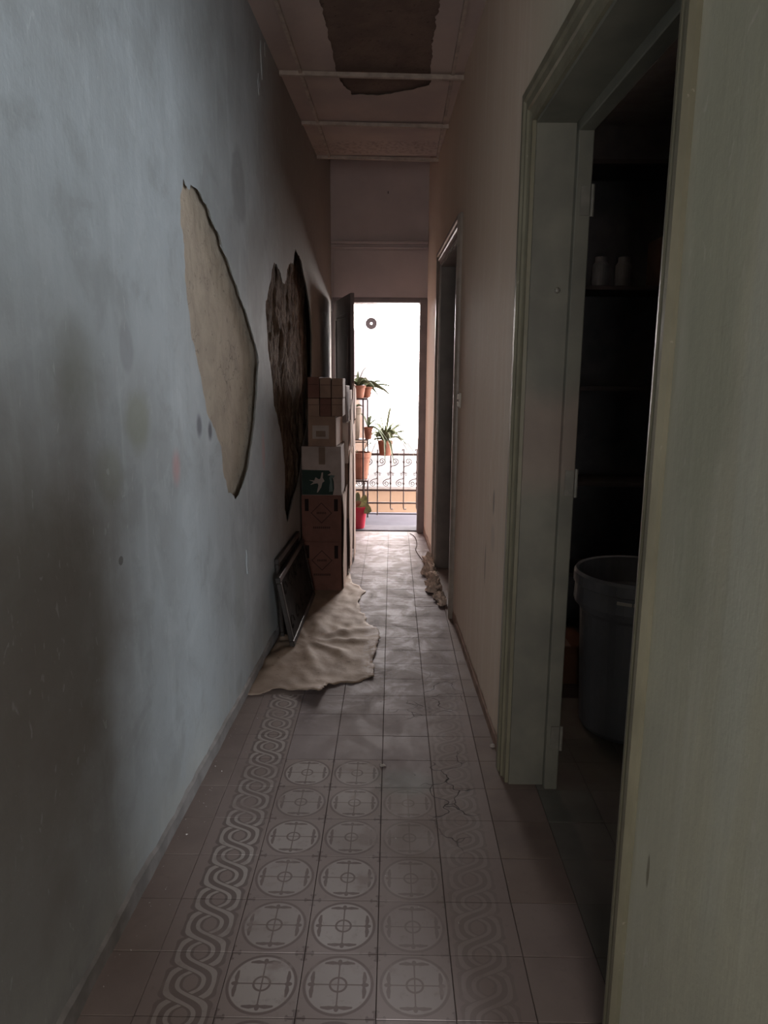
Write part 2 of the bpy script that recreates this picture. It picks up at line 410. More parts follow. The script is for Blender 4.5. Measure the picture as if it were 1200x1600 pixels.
# ------------------------------------------------------------------ left wall with its two plaster wounds
P1 = [(2.632, 2.248), (2.687, 2.226), (2.732, 2.249), (2.834, 2.245), (2.923, 2.214), (2.984, 2.172), (3.086, 2.137), (3.116, 2.094), (3.227, 2.043), (3.344, 1.976), (3.468, 1.891), (3.562, 1.832), (3.707, 1.723), (3.764, 1.64), (3.707, 1.502), (3.648, 1.381), (3.557, 1.24), (3.472, 1.139), (3.331, 1.052), (3.19, 1.005), (3.071, 1.053), (3.001, 1.154), (2.983, 1.271), (2.9, 1.349), (2.793, 1.422), (2.746, 1.535), (2.698, 1.625), (2.64, 1.71), (2.614, 1.827), (2.6, 1.924), (2.607, 2.023), (2.576, 2.097), (2.59, 2.186)]
P2 = [(4.232, 2.212), (4.378, 2.2), (4.482, 2.145), (4.567, 2.136), (4.642, 2.21), (4.754, 2.285), (4.889, 2.299), (5.001, 2.42), (5.2, 2.385), (5.408, 2.265), (5.633, 2.098), (5.716, 1.885), (5.678, 1.623), (5.57, 1.437), (5.489, 1.254), (5.233, 1.09), (5.045, 0.879), (4.774, 0.765), (4.499, 0.627), (4.407, 0.732), (4.439, 1.007), (4.305, 1.247), (4.135, 1.399), (4.113, 1.524), (4.006, 1.71), (3.968, 1.926), (4.007, 1.981), (4.158, 2.142)]
L3 = lambda u, z, v: (LX(u, v), u, z)
ZT = 3.62; YE = 7.05; YB = -2.0
bm = skin_with_holes([(YB, 0), (YE, 0), (YE, ZT), (YB, ZT)], [rag(P1, .010, 3, 1), rag(P2, .016, 3, 2)], L3, .014)
wall_l = mesh('wall_left', bm, M_left, label='left wall in flaking blue-grey limewash with two bare plaster patches', kind='structure')
def box_uv(bm, fx, u0, u1, v0, v1, z0, z1):
    vv = [bm.verts.new((fx(u, v), u, z)) for u in (u0, u1) for v in (v0, v1) for z in (z0, z1)]
    for q in [(0, 1, 3, 2), (4, 6, 7, 5), (0, 4, 5, 1), (2, 3, 7, 6), (0, 2, 6, 4), (1, 5, 7, 3)]: bm.faces.new([vv[i] for i in q])
def uvo(name, fx, dims, mat, parent=None, bev=0, **kw):
    bm = bmesh.new(); box_uv(bm, fx, *dims)
    if bev: bmesh.ops.recalc_face_normals(bm, faces=bm.faces); bmesh.ops.bevel(bm, geom=bm.edges[:], offset=bev, segments=1, affect='EDGES')
    return mesh(name, bm, mat, parent, **kw)
def nz3(u, z, s, seed=0): return noise.fractal(Vector((u * s, z * s, seed)), 1.0, 2.0, 5)
mesh('wall_core', (lambda bm: (box_uv(bm, LX, YB, YE + .3, .12, .30, -.1, ZT), bm)[1])(bmesh.new()), M_core, wall_l)
mesh('bare_render', grid_patch(2.45, 3.9, .92, 2.34, .014, L3, lambda u, z: .038 - .006 * nz3(u, z, 3) - .003 * nz3(u, z, 14, 4) - .018 * max(0, min(1, (2.9 - u) / .35)) ), M_scar1, wall_l, smooth=True, label='sandy beige bare render in the nearer patch')
mesh('bare_earth', grid_patch(3.9, 5.8, .55, 2.5, .017, L3, lambda u, z: .060 - .022 * nz3(u * 1.8, z * .7, 4, 8) - .010 * nz3(u * 2, z, 14, 4) - .03 * max(0, min(1, (4.4 - u) / .5))), M_scar2, wall_l, smooth=True, label='crumbling dark brown earth in the farther patch')
# blistered plaster edge and small flakes beside the first patch
def flake(parent, c, ru, rz, v0, seed, lift=.006):
    rr = random.Random(seed); pts = [(c[0] + ru * math.cos(a) * rr.uniform(.7, 1.1), c[1] + rz * math.sin(a) * rr.uniform(.7, 1.1)) for a in [2 * PI * i / 11 for i in range(11)]]
    bm = bmesh.new(); f = [bm.verts.new((LX(p[0], v0 - lift * rr.uniform(.3, 1)), *p)) for p in pts]; b_ = [bm.verts.new((LX(p[0], v0 + .004), *p)) for p in pts]
    bm.faces.new(f)
    for i in range(11): bm.faces.new((f[i], f[(i + 1) % 11], b_[(i + 1) % 11], b_[i]))
    mesh('plaster_flake', bm, M_left, parent)
for i, (u, z, a, b_) in enumerate([(4.02, 3.2, .03, .10), (3.93, 3.04, .018, .05), (4.12, 3.28, .02, .04), (3.36, .66, .012, .06)]): flake(wall_l, (u, z), a, b_, 0, i)

# skirting of both sides: thin uneven painted band
def skirting(name, fx, u0, u1, h, t, seed, mat, label, kind='structure'):
    bm = bmesh.new(); n = int((u1 - u0) / .03); rings = []
    for i in range(n + 1):
        u = u0 + (u1 - u0) * i / n; hh = h * (1 + .22 * nz3(u, 0, 3, seed) + .1 * nz3(u, 0, 16, seed)); tt = t * (1 + .3 * nz3(u, 3, 6, seed))
        s_ = -1 
        rings.append([bm.verts.new((fx(u, q), u, z)) for q, z in ((.002, .0), (-tt, .0), (-tt * .8, hh * .8), (.002, hh))])
    for a, b_ in zip(rings, rings[1:]):
        for j in range(3): bm.faces.new((a[j], a[j + 1], b_[j + 1], b_[j]))
    bm.faces.new(rings[0]); bm.faces.new(rings[-1][::-1])
    return mesh(name, bm, mat, label=label, kind=kind)
skirting('baseboard_left', LX, YB, YE, .062, .012, 1, M_base, 'smeared grey-brown painted skirting band of the left wall')

# ------------------------------------------------------------------ right wall, two doorways
U1a, U1b, Z1 = 1.36, 2.51, 2.40          # store room doorway
U2a, U2b, Z2 = 4.52, 5.68, 2.42          # far doorway
U0a, U0b = -.60, .72                    # doorway behind the camera, to the side room
TH = .125
wall_r = link('wall_right', None, label='right wall in olive cream limewash, scuffed, with warm balcony daylight painted in farther away', kind='structure')
def seg(u0, u1, z0, z1, nm='wall_panel'):
    uvo(nm, RX, (u0, u1, 0, TH, z0, z1), M_right, wall_r)
seg(YB, U0a, 0, ZT); seg(U0a, .05, 0, 1.32); seg(U0a, U0b, 1.95, ZT); seg(U0b, U1a, 0, ZT); seg(U1a, U1b, Z1, ZT); seg(U1b, U2a, 0, ZT); seg(U2a, U2b, Z2, ZT); seg(U2b, YE, 0, ZT)  # unseen low panel and lowered head of the side opening added to shade the left wall
skirting('baseboard_right', lambda u, q: RX(u, q), 2.65, 4.40, .050, .006, 5, simple('peeling_rose_skirting', (.33, .22, .17), .7, .3, .4, 14, .002), 'peeling rosy skirting between the two right-hand doorways')
skirting('baseboard_right', lambda u, q: RX(u, q), 5.81, YE, .050, .006, 6, bpy.data.materials['peeling_rose_skirting'], 'peeling rosy skirting between far doorway and balcony door')
def casing(bm, fx, ua, ub, zt, wa, wb, wt, pr, pa=1):
    """stepped moulding round an opening"""
    prof = [(0, 0), (0, .45), (.12, .5), (.16, .3), (.34, .55), (.38, .82), (.44, .62), (.64, .72), (.70, 1.0), (.90, 1.0), (1.0, .45), (1.0, 0)]
    rings = []
    for (w_, p) in prof:
        v = -pr * p
        rings.append([bm.verts.new((fx(u, v * (pa if u <= ua else 1)), u, z)) for u, z in ((ua - wa * w_, 0), (ua - wa * w_, zt + wt * w_), (ub + wb * w_, zt + wt * w_), (ub + wb * w_, 0))])
    for a, b_ in zip(rings, rings[1:]):
        for j in range(3): bm.faces.new((a[j], a[j + 1], b_[j + 1], b_[j]))
def doorway(name, ua, ub, zt, wa, wb, wt, pr, rev, label, pa=1, mc=None):
    root = link(name, None, label=label, kind='structure')
    bm = bmesh.new(); casing(bm, RX, ua, ub, zt, wa, wb, wt, pr, pa); mesh('casing', bm, mc or M_case, root)
    t = .004
    uvo('reveal', RX, (ua - t, ua + .012, .0, rev, 0, zt), M_reveal, root); uvo('reveal', RX, (ub - .012, ub + t, .0, rev, 0, zt), M_reveal, root)
    uvo('reveal', RX, (ua - t, ub + t, .0, rev, zt - .012, zt + t), M_reveal, root)
    return root
d1 = doorway('door_1', U1a, U1b, Z1, .070, .125, .125, .028, TH + .02, 'open doorway to the dark store room, olive stepped casing', .7)
# inner frame with rebate, hinge leaves left on it
for a, b_ in ((U1a, U1a + .045), (U1b - .045, U1b)): uvo('frame_post', RX, (a, b_, TH + .005, TH + .055, 0, Z1), M_reveal, d1, bev=.003)
uvo('frame_head', RX, (U1a, U1b, TH + .005, TH + .055, Z1 - .045, Z1), M_reveal, d1, bev=.003)
M_metal = simple('painted_hinge_metal', (.22, .21, .18), .4, .5, .3, 20)
for z in (.22, 1.20, 2.14):
    bm = bmesh.new(); box_uv(bm, RX, U1b - .050, U1b - .045, TH + .02, TH + .050, z - .045, z + .045)
    tube(bm, [(RX(U1b - .052, TH + .058), U1b - .052, z - .05), (RX(U1b - .052, TH + .058), U1b - .052, z + .05)], .006, 8)
    mesh('hinge', bm, M_metal, d1)
bm = bmesh.new(); lathe(bm, [(.0, 0), (.009, 0), (.011, .004), (.006, .009), (0, .010)], 12, close_bot=False)
k_ = mesh('lock_stud', bm, M_metal, d1); k_.location = (.56, U1b - .012, 1.86); k_.rotation_euler = (PI / 2, 0, 0)
d2 = doorway('door_2', U2a, U2b, Z2, .11, .125, .11, .030, TH + .05, 'far doorway on the right, brown reveal and pale-edged stepped casing', 1, simple('taupe_gloss_casing', (.30, .25, .215), .35, .5, .25, 14, .001))
for c in d2.children:
    if c.name.startswith('reveal'): c.data.materials[0] = simple('brown_reveal_paint', (.17, .145, .13), .5, .4, .3, 5, .001) if 'brown_reveal_paint' not in bpy.data.materials else bpy.data.materials['brown_reveal_paint']
bm = bmesh.new(); box_uv(bm, RX, U2a + .012, U2b - .012, TH + .05, TH + .09, .006, Z2 - .012); lf = mesh('leaf', bm, M_wood, d2)
for z0, z1 in ((.2, 1.0), (1.15, 2.2)):
    for a, b_ in ((U2a + .12, (U2a + U2b) / 2 - .05), ((U2a + U2b) / 2 + .05, U2b - .12)): uvo('door_panel', RX, (a, b_, TH + .040, TH + .052, z0, z1), M_wood, lf, bev=.006)

# store room beyond the near doorway (sealed, unlit)
X0 = .64
st = link('wall_store_room', None, label='dark plaster walls and roof of the store room', kind='structure')
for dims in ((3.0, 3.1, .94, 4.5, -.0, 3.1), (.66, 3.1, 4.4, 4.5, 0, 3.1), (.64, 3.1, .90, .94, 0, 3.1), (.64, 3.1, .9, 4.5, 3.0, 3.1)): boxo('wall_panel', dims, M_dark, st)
# side room behind the camera, with its window opening toward the light
sr = link('wall_side_room', None, label='plain walls of the side room behind the camera', kind='structure')
M_side = simple('pale_side_room_plaster', (.42, .43, .42), .9)
for dims in ((.62, 4.2, .86, .90, 0, 3.6), (4.1, 4.2, -4.2, .9, 0, 3.6), (.55, 4.2, -4.3, -4.2, 0, 3.6), (.62, .72, -4.2, -2.1, 0, 3.6), (-1.1, .72, -2.1, -2.0, -.1, 3.6), (.5, 4.3, -4.3, .9, 3.6, 3.7), (.62, 4.3, -4.3, .9, -.16, -.004)): boxo('wall_panel', dims, M_side, sr)

# ------------------------------------------------------------------ end wall with the balcony doorway
OX0, OX1, OZ = -.60, .312, 2.29
ew = link('wall_end', None, label='dull mauve end wall above and beside the balcony doorway', kind='structure')
boxo('wall_panel', (-.95, .70, YE, YE + .28, OZ, ZT), M_end, ew)
boxo('wall_panel', (OX1, .70, YE, YE + .28, 0, OZ), M_end, ew)
boxo('wall_panel', (-1.1, OX0, YE, YE + .28, 0, OZ), M_end, ew)
for z0, z1, t in ((2.775, 2.79, .030), (2.79, 2.815, .012), (2.815, 2.840, .038)): boxo('moulding', (LX(YE) + .004, RX(YE) - .004, YE - t, YE, z0, z1), M_end, ew, bev=.003)
boxo('transom_board', (-.575, .345, YE - .010, YE, 2.30, 2.76), M_end, ew, bev=.002)
boxo('nail_head', (-.06, -.05, YE - .008, YE, 3.27, 3.29), M_wood, ew)
d3 = link('door_3', None, label='balcony doorway with grey-brown frame posts', kind='structure')
M_frame = simple('grey_brown_door_frame', (.20, .165, .165), .5, .4, .25, 7, .001)
boxo('frame_post', (OX1 - .05, OX1 + .028, YE - .035, YE + .10, 0, OZ + .02), M_frame, d3, bev=.004)
boxo('frame_post', (-.595, -.560, YE - .02, YE + .08, 0, OZ), M_frame, d3, bev=.003)
boxo('frame_head', (-.590, OX1 + .028, YE - .015, YE + .10, OZ - .012, OZ + .035), M_frame, d3, bev=.004)
# threshold slab
boxo('trim_1', (-.60, OX1, 7.10, 7.36, -.12, .006), simple('worn_marble_sill', (.075, .070, .082), .8, .1, .2, 9, .001), bev=.004, label='worn pale stone sill of the balcony doorway', kind='structure')
# wooden door leaf standing open into the corridor
lx, ly = -.552, 6.985; ang = math.atan2(6.24 - ly, -.355 - lx)
leaf = thing('door_leaf', (lx, ly, 0), 'dark mauve-brown wooden door leaf swung open behind the carton stacks', 'door', rotz=ang)
boxo('board', (0.012, .785, -.018, .018, .02, 2.275), M_frame, leaf, bev=.003)
for a, b_, z0, z1 in ((.10, .68, .25, 1.05), (.10, .68, 1.20, 2.12)):
    fr = bmesh.new()
    for d in ((a, b_, -.026, -.016, z0, z0 + .03), (a, b_, -.026, -.016, z1 - .03, z1), (a, a + .03, -.026, -.016, z0, z1), (b_ - .03, b_, -.026, -.016, z0, z1)): box(fr, *d, bev=.003)
    mesh('panel_moulding', fr, M_frame, leaf)
for z in (.3, 1.2, 2.0):
    bm = bmesh.new(); tube(bm, [(0, 0, z - .05), (0, 0, z + .05)], .009, 8); mesh('hinge', bm, M_metal, leaf)

# ------------------------------------------------------------------ ceiling
CZ = 3.33
C_ = [(-0.363, 3.729), (-0.359, 3.873), (-0.353, 4.071), (-0.346, 4.292), (-0.337, 4.595), (-0.302, 4.765), (-0.273, 4.87), (-0.15, 4.869), (-0.028, 4.853), (0.092, 4.793), (0.186, 4.734), (0.218, 4.676), (0.206, 4.411), (0.199, 4.222), (0.198, 4.112), (0.203, 3.949), (0.21, 3.817), (0.213, 3.729), (.22, 3.3), (.12, 2.9), (-.2, 2.7), (-.37, 3.1)]
bm = skin_with_holes([(-1.0, YB), (.72, YB), (.72, 6.13), (-1.0, 6.13)], [rag(C_, .012, 3, 3)], lambda a, b_, v: (a, b_, CZ + v), .010)
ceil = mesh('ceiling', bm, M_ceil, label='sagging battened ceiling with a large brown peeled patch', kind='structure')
mesh('bare_lath', grid_patch(-.42, .28, 2.6, 4.95, .03, lambda a, b_, v: (a, b_, CZ + v), lambda u, z: .014 - .004 * nz3(u, z, 5)), M_scar3, ceil, smooth=True, label='bare brown backing where the ceiling skin has peeled')
boxo('backing_board', (-1.05, .75, YB, 6.13, CZ + .03, CZ + .07), M_core, ceil)
boxo('ceiling_step', (-1.05, .75, 6.10, 6.14, CZ + .03, ZT + .05), M_ceil, ceil)
boxo('upper_board', (-1.05, .75, 6.14, YE + .3, ZT - .04, ZT + .05), M_ceil, ceil)
M_bat = simple('chalky_batten_paint', (.46, .38, .33), .6, .4, .35, 14, .001)
def rod(bm, a, b_, w_, h):
    a, b_ = Vector(a), Vector(b_); d = (b_ - a).normalized(); s_ = d.cross(Vector((0, 0, 1))).normalized() * w_ / 2
    vv = []
    for p in (a, b_):
        for q, z in ((-1, 0), (-.8, -h), (.8, -h), (1, 0)): vv.append(bm.verts.new(p + s_ * q + Vector((0, 0, z))))
    for j in range(4): bm.faces.new((vv[j], vv[(j + 1) % 4], vv[4 + (j + 1) % 4], vv[4 + j]))
    bm.faces.new(vv[:4][::-1]); bm.faces.new(vv[4:])
for y in (4.53, 5.35, 6.12):
    bm = bmesh.new(); rod(bm, (LX(y) + .001, y - .01, CZ), (RX(y) - .001, y + .02, CZ - .012), .032, .022); mesh('batten', bm, M_bat, ceil)
for x0, x1 in ((-.60, -.525), (.325, .352)):
    bm = bmesh.new(); rod(bm, (x0, 2.0, CZ), (x1, 6.12, CZ), .024, .016); mesh('batten', bm, M_bat, ceil)

# ------------------------------------------------------------------ cardboard cartons, three rows deep along the left wall
def card(name, col, sc_=9): return simple(name, col, .85, .15, .22, sc_, .0008)
M_c1 = card('brown_kraft_board', (.165, .082, .066)); M_c2 = card('tan_kraft_board', (.27, .175, .135)); M_c3 = card('greyed_white_board', (.36, .29, .27))
M_green = card('dark_green_print', (.030, .048, .042)); M_white = card('pale_label_paper', (.36, .30, .275)); M_ink = card('dark_print_ink', (.06, .035, .030)); M_tape = card('brown_packing_tape', (.20, .14, .11))
M_torn = card('torn_pale_board', (.78, .62, .54)); M_grey = card('grey_ghost_print', (.12, .15, .145)); M_slot = card('hand_slot_shadow', (.02, .012, .012))
def carton(x0, x1, y0, y1, z0, z1, mat, label, rot=0, group=None, flaps=True, seed=0):
    cx_, cy_ = (x0 + x1) / 2, (y0 + y1) / 2; a, b_, h = (x1 - x0) / 2, (y1 - y0) / 2, z1 - z0
    t = thing('cardboard_box', (cx_, cy_, z0), label, 'box', group, rot)
    bm = bmesh.new(); box(bm, -a, a, -b_, b_, 0, h - .003, bev=.004, seg=2)
    rr = random.Random(seed)
    for v in bm.verts: v.co += Vector((rr.uniform(-1, 1), rr.uniform(-1, 1), 0)) * .0012
    mesh('body', bm, mat, t)
    if flaps:
        for s_ in (-1, 1): boxo('flap', (min(s_ * .002, s_ * a * .99), max(s_ * .002, s_ * a * .99), -b_ * .99, b_ * .99, h - .004, h), mat, t)
        boxo('tape', (-.022, .022, -b_ - .0012, b_, h - .001, h + .0006), M_tape, t)
    return t, a, b_, h
def on_front(t, b_, x0, x1, z0, z1, mat, name, d=.0012, label=None):
    return boxo(name, (x0, x1, -b_ - d, -b_ + .0005, z0, z1), mat, t, label=label)
def front_poly(t, b_, pts, mat, name, d=.0016):
    bm = bmesh.new(); f = [bm.verts.new((p[0], -b_ - d, p[1])) for p in pts]; g = [bm.verts.new((p[0], -b_ + .0005, p[1])) for p in pts]
    es = [bm.edges.new((f[i], f[(i + 1) % len(f)])) for i in range(len(f))]
    bmesh.ops.triangle_fill(bm, edges=es, use_beauty=True)
    for i in range(len(f)): bm.faces.new((f[i], f[(i + 1) % len(f)], g[(i + 1) % len(f)], g[i]))
    return mesh(name, bm, mat, t)
def diamond_marks(t, b_, h, a):
    cz = h * .62; s1, s2 = .078, .070
    bm = bmesh.new()
    for i in range(4):
        A = [(0, s1), (s1, 0), (0, -s1), (-s1, 0)]; Bq = [(0, s2), (s2, 0), (0, -s2), (-s2, 0)]
        j = (i + 1) % 4
        q = [A[i], A[j], Bq[j], Bq[i]]; f = [bm.verts.new((p[0], -b_ - .0012, cz + p[1])) for p in q]; bm.faces.new(f)
    mesh('diamond_mark', bm, M_ink, t)
    bm = bmesh.new()
    for i in range(6): box(bm, -.034 + i * .0118, -.034 + i * .0118 + .008, -b_ - .0012, -b_ + .0002, cz - .008, cz + .008)
    for i in range(9): box(bm, -.062 + i * .0142, -.062 + i * .0142 + .0105, -b_ - .0012, -b_ + .0002, cz - .117, cz - .101)
    mesh('stamped_lettering', bm, M_ink, t, kind='stuff')
    for s_ in (-1, 1): on_front(t, b_, s_ * (a - .038) - .014, s_ * (a - .038) + .014, h * .66, h * .92, M_slot, 'hand_slot')
xl, xr = -.655, -.366
t, a, b_, h = carton(xl, xr, 5.0, 5.42, .0, .378, M_c1, 'dark reddish-brown carton with a diamond mark, on the floor, front row', seed=1); diamond_marks(t, b_, h, a)
t, a, b_, h = carton(xl, xr, 5.0, 5.42, .378, .722, M_c1, 'dark reddish-brown carton with a diamond mark, second from the floor, front row', seed=2); diamond_marks(t, b_, h, a)
# the pale carton whose lower half carries a dark green panel with a bird
t, a, b_, h = carton(xl + .004, xr + .002, 5.0, 5.42, .722, 1.076, M_c3, 'greyed white carton with a dark green panel showing a flying bird', seed=3)
front_poly(t, b_, [(-a + .002, .004), (a - .062, .004), (a - .052, .05), (a - .054, .10), (a - .066, .142), (a - .10, .148), (a - .075, .165), (a - .09, .182), (-a + .002, .186)], M_green, 'green_panel'); gp_ = t.children[-1] if False else [c for c in COL.objects if c.name.startswith('green_panel')][-1]
bird = [(-.030, .132), (-.008, .118), (.004, .122), (.014, .166), (.024, .168), (.022, .128), (.034, .104), (.026, .098), (.018, .092), (.010, .060), (-.012, .026), (-.022, .018), (-.016, .048), (-.010, .074), (-.016, .088), (-.036, .086), (-.070, .076), (-.044, .098), (-.078, .112), (-.040, .108)]
front_poly(gp_, b_, [(x - .012, z) for x, z in bird], M_white, 'bird_print', .0024)
front_poly(t, b_, [(.056, .06), (.062, .10), (.056, .128), (.066, .150), (.098, .144), (.088, .13), (.074, .124), (.078, .09), (.082, .03), (.054, .026)], M_grey, 'ghost_print', .0024)
on_front(t, b_, -.018, .028, .225, h - .004, M_tape, 'front_tape')
# labelled carton, turned a little so its right side shows
t, a, b_, h = carton(-.592, -.392, 5.0, 5.36, 1.076, 1.290, M_c2, 'tan carton with a white-bordered label and lit right side', rot=-.05, seed=4)
boxo('lit_side_sheet', (a, a + .002, -b_ + .006, b_, .004, h - .012), M_torn, t, label='pale sheet painting in the lit side of the carton')  # daylight on the carton's right side painted as a pale sheet
lab = on_front(t, b_, -.068, .050, .055, .150, M_white, 'paper_label'); on_front(lab, b_, -.042, .026, .070, .112, M_tape, 'label_print', .002)
# two layers of small cartons, three abreast
for k, (z0, z1) in enumerate(((1.290, 1.420), (1.420, 1.568))):
    for i, (a0, a1) in enumerate(((-.597, -.515), (-.513, -.434), (-.432, -.352))):
        side = ('by the wall', 'in the middle', 'nearest the doorway')[i]
        t, a, b_, h = carton(a0 + .001 * k, a1, 5.0 + .006 * i, 5.30 + .01 * k, z0, z1 - (.0, .004, .008)[i] * k, (M_c2, M_c1, M_c2)[(i + k) % 3], 'small flat carton %s of the %s layer of the front stack' % (side, ('lower', 'top')[k]), rot=.012 * (i - 1), seed=10 + k * 3 + i, flaps=False)
        on_front(t, b_, -a + .004, a - .004, h * .62, h * .64, M_ink, 'lid_edge')
# the rows behind, seen edge-on and lit from the balcony
for (y0, y1, zs, nm) in ((5.45, 5.80, (0, .46, .90, 1.22, 1.50), 'middle'), (5.84, 6.16, (0, .52, 1.0, 1.30, 1.46), 'last')):
    for i, (z0, z1) in enumerate(zip(zs, zs[1:])):
        pos = ('at the bottom', 'second from the bottom', 'third from the bottom', 'at the top')[i]
        t, a, b_, h = carton(-.598 + .006 * i, -.352 + .006 * ((i * 7) % 3), y0, y1, z0, z1, (M_c3, M_c2, M_torn)[(i + (nm == 'last')) % 3], 'pale carton %s of the %s row of the stack' % (pos, nm), rot=.01 * ((i * 5) % 3 - 1), seed=30 + i)
# torn flattened sheets of board standing along the stack's right side
def sheet(y0, y1, z0, z1, x, seed, label):
    rr = random.Random(seed); pts = [(y0, z0), (y1, z0), (y1, z1)] + [(y1 + (y0 - y1) * i / 6, z1 - rr.uniform(0, .05)) for i in range(1, 6)] + [(y0, z1)]
    pts = rag(pts, .012, 2, seed); bm = bmesh.new(); A = []; Bv = []
    for p in pts:
        wv = x + .011 * noise.noise(Vector((p[0] * 9, p[1] * 9, seed)))
        A.append(bm.verts.new((wv, p[0], p[1]))); Bv.append(bm.verts.new((wv + .004, p[0], p[1])))
    for L_ in (A, Bv): bmesh.ops.triangle_fill(bm, edges=[bm.edges.new((L_[i], L_[(i + 1) % len(L_)])) for i in range(len(L_))], use_beauty=True)
    for i in range(len(A)): j = (i + 1) % len(A); bm.faces.new((A[i], A[j], Bv[j], Bv[i]))
    o = mesh('cardboard_sheet', bm, M_torn, label=label, cat='cardboard'); return o
sheet(5.05, 5.42, .01, .74, -.357, 1, 'tall torn flattened board against the bottom cartons of the front stack')
sheet(5.48, 5.80, .01, 1.00, -.335, 2, 'torn flattened board on the floor against the middle row of cartons')
sheet(5.86, 6.12, .01, 1.20, -.325, 3, 'pale flattened board on the floor against the last row of cartons')

sheet(5.46, 5.60, 1.03, 1.40, -.322, 4, 'torn white flap of board hanging beside the labelled carton')
sheet(5.62, 5.80, 1.02, 1.52, -.318, 5, 'torn white flap of board beside the top of the middle row')
sheet(5.90, 6.10, 1.22, 1.50, -.318, 6, 'torn white flap of board beside the top of the last row')
# ------------------------------------------------------------------ dark framed panels leaning on the left wall
M_pf = simple('blackened_frame', (.040, .033, .030), .5, .4, .4, 20, .001); M_pp = simple('tarnished_panel', (.034, .028, .025), .85, .08, .6, 9, .003, 0, (.016, .013, .011))
def leaning(base0, base1, top0, th_, label, ornate, name):
    """a panel standing on its lower long edge base0-base1 and leaning toward the wall"""
    b0, b1, t0 = Vector(base0), Vector(base1), Vector(top0); ex = (b1 - b0); Lx = ex.length; ex.normalize()
    ez = (t0 - b0); ez -= ex * ez.dot(ex); Hz = ez.length; ez.normalize(); ey = ez.cross(ex)
    t = thing(name, (0, 0, 0), label, 'panel'); t.matrix_world = Matrix((ex, ey, ez)).transposed().to_4x4() @ Matrix.Identity(4); t.matrix_world.translation = b0
    mm = Matrix((ex, ey, ez)).transposed().to_4x4(); mm.translation = b0; t.matrix_world = mm
    boxo('board', (.02, Lx - .02, -th_ / 2, th_ / 2, .02, Hz - .02), M_pp, t)
    for d in ((0, Lx, 0, .035), (0, Lx, Hz - .035, Hz)): boxo('frame_rail', (d[0], d[1], -th_ / 2 - .006, th_ / 2 + .006, d[2], d[3]), M_pf, t, bev=.004)
    for d in ((0, .035), (Lx - .035, Lx)): boxo('frame_rail', (d[0], d[1], -th_ / 2 - .005, th_ / 2 + .005, .035, Hz - .035), M_pf, t, bev=.004)
    if ornate:
        bm = bmesh.new()
        for i in range(5):
            for j in range(2):
                c = Vector((Lx * (i + .5) / 5, 0, Hz * (j + .5) / 2)); sg = -1 if ey.x > 0 else 1
                pts = [c + Vector((math.cos(k * .45) * .005 * (14 - k), -sg * (-th_ / 2 - .003) if False else 0, math.sin(k * .45) * .005 * (14 - k))) for k in range(14)]
                side = (1 if ey.x > 0 else -1) * (th_ / 2 + .002)
                tube(bm, [p + Vector((0, side, 0)) for p in pts], .0035, 5)
        mesh('scroll_relief', bm, M_pp, t, kind='stuff')
    return t
leaning((-.655, 4.02, .006), (-.632, 4.80, .006), (-.682, 4.0, .50), .014, 'dark panel standing closest to the left wall, behind another', False, 'leaning_panel')
leaning((-.572, 3.86, .012), (-.560, 4.86, .012), (-.652, 3.94, .43), .018, 'dark ornate framed panel leaning in front, on the curled sheet', True, 'leaning_panel')

# ------------------------------------------------------------------ curled old floor sheet
Mt = [(-0.717, 3.246), (-0.712, 3.515), (-0.695, 3.8), (-0.665, 4.5), (-0.65, 5.6), (-0.346, 5.60), (-0.30, 5.20), (-0.183, 4.982), (-0.229, 4.754), (-0.206, 4.546), (-0.162, 4.418), (-0.145, 4.296), (-0.081, 4.182), (-0.058, 4.018), (-0.082, 3.895), (-0.097, 3.723), (-0.083, 3.59), (-0.083, 3.466), (-0.165, 3.409), (-0.263, 3.383), (-0.311, 3.367), (-0.337, 3.291), (-0.356, 3.226), (-0.386, 3.24), (-0.475, 3.281), (-0.581, 3.3), (-0.645, 3.255)]
def mat_sheet():
    m, b = new_mat('brittle_tan_floor_sheet', .7, .25); x, y, z, k = coords('world'); n = noise_tex(k, 6, 6); n2 = noise_tex(k, 30, 5); wn = noise_tex(k, 11, 5, .7)
    c = cmix(n.step(.35, .7), (.37, .28, .215), (.29, .215, .165)); c = cmix(n2.step(.62, .7) * .5, c, (.16, .11, .085))
    c = cmix((x + (wn - .5) * .10).step(-.17, -.10) * (y.step(3.3, 3.6) * (1 - y.step(4.2, 4.35))) * wn.step(.45, .55) * .8, c, (.55, .48, .46))
    finish(b, c, bump=n2 + n, dist=.002); return m
poly = rag(Mt, .014, 3, 9)
def inside(p):
    c = False; j = len(poly) - 1
    for i in range(len(poly)):
        a, b_ = poly[i], poly[j]
        if (a.y > p[1]) != (b_.y > p[1]) and p[0] < (b_.x - a.x) * (p[1] - a.y) / (b_.y - a.y) + a.x: c = not c
        j = i
    return c
def edge_d(p):
    m = 9
    for i in range(len(poly)):
        a, b_ = poly[i - 1], poly[i]; d = b_ - a; t_ = max(0, min(1, (Vector(p) - a).dot(d) / max(d.length_squared, 1e-9))); m = min(m, (a + d * t_ - Vector(p)).length)
    return m
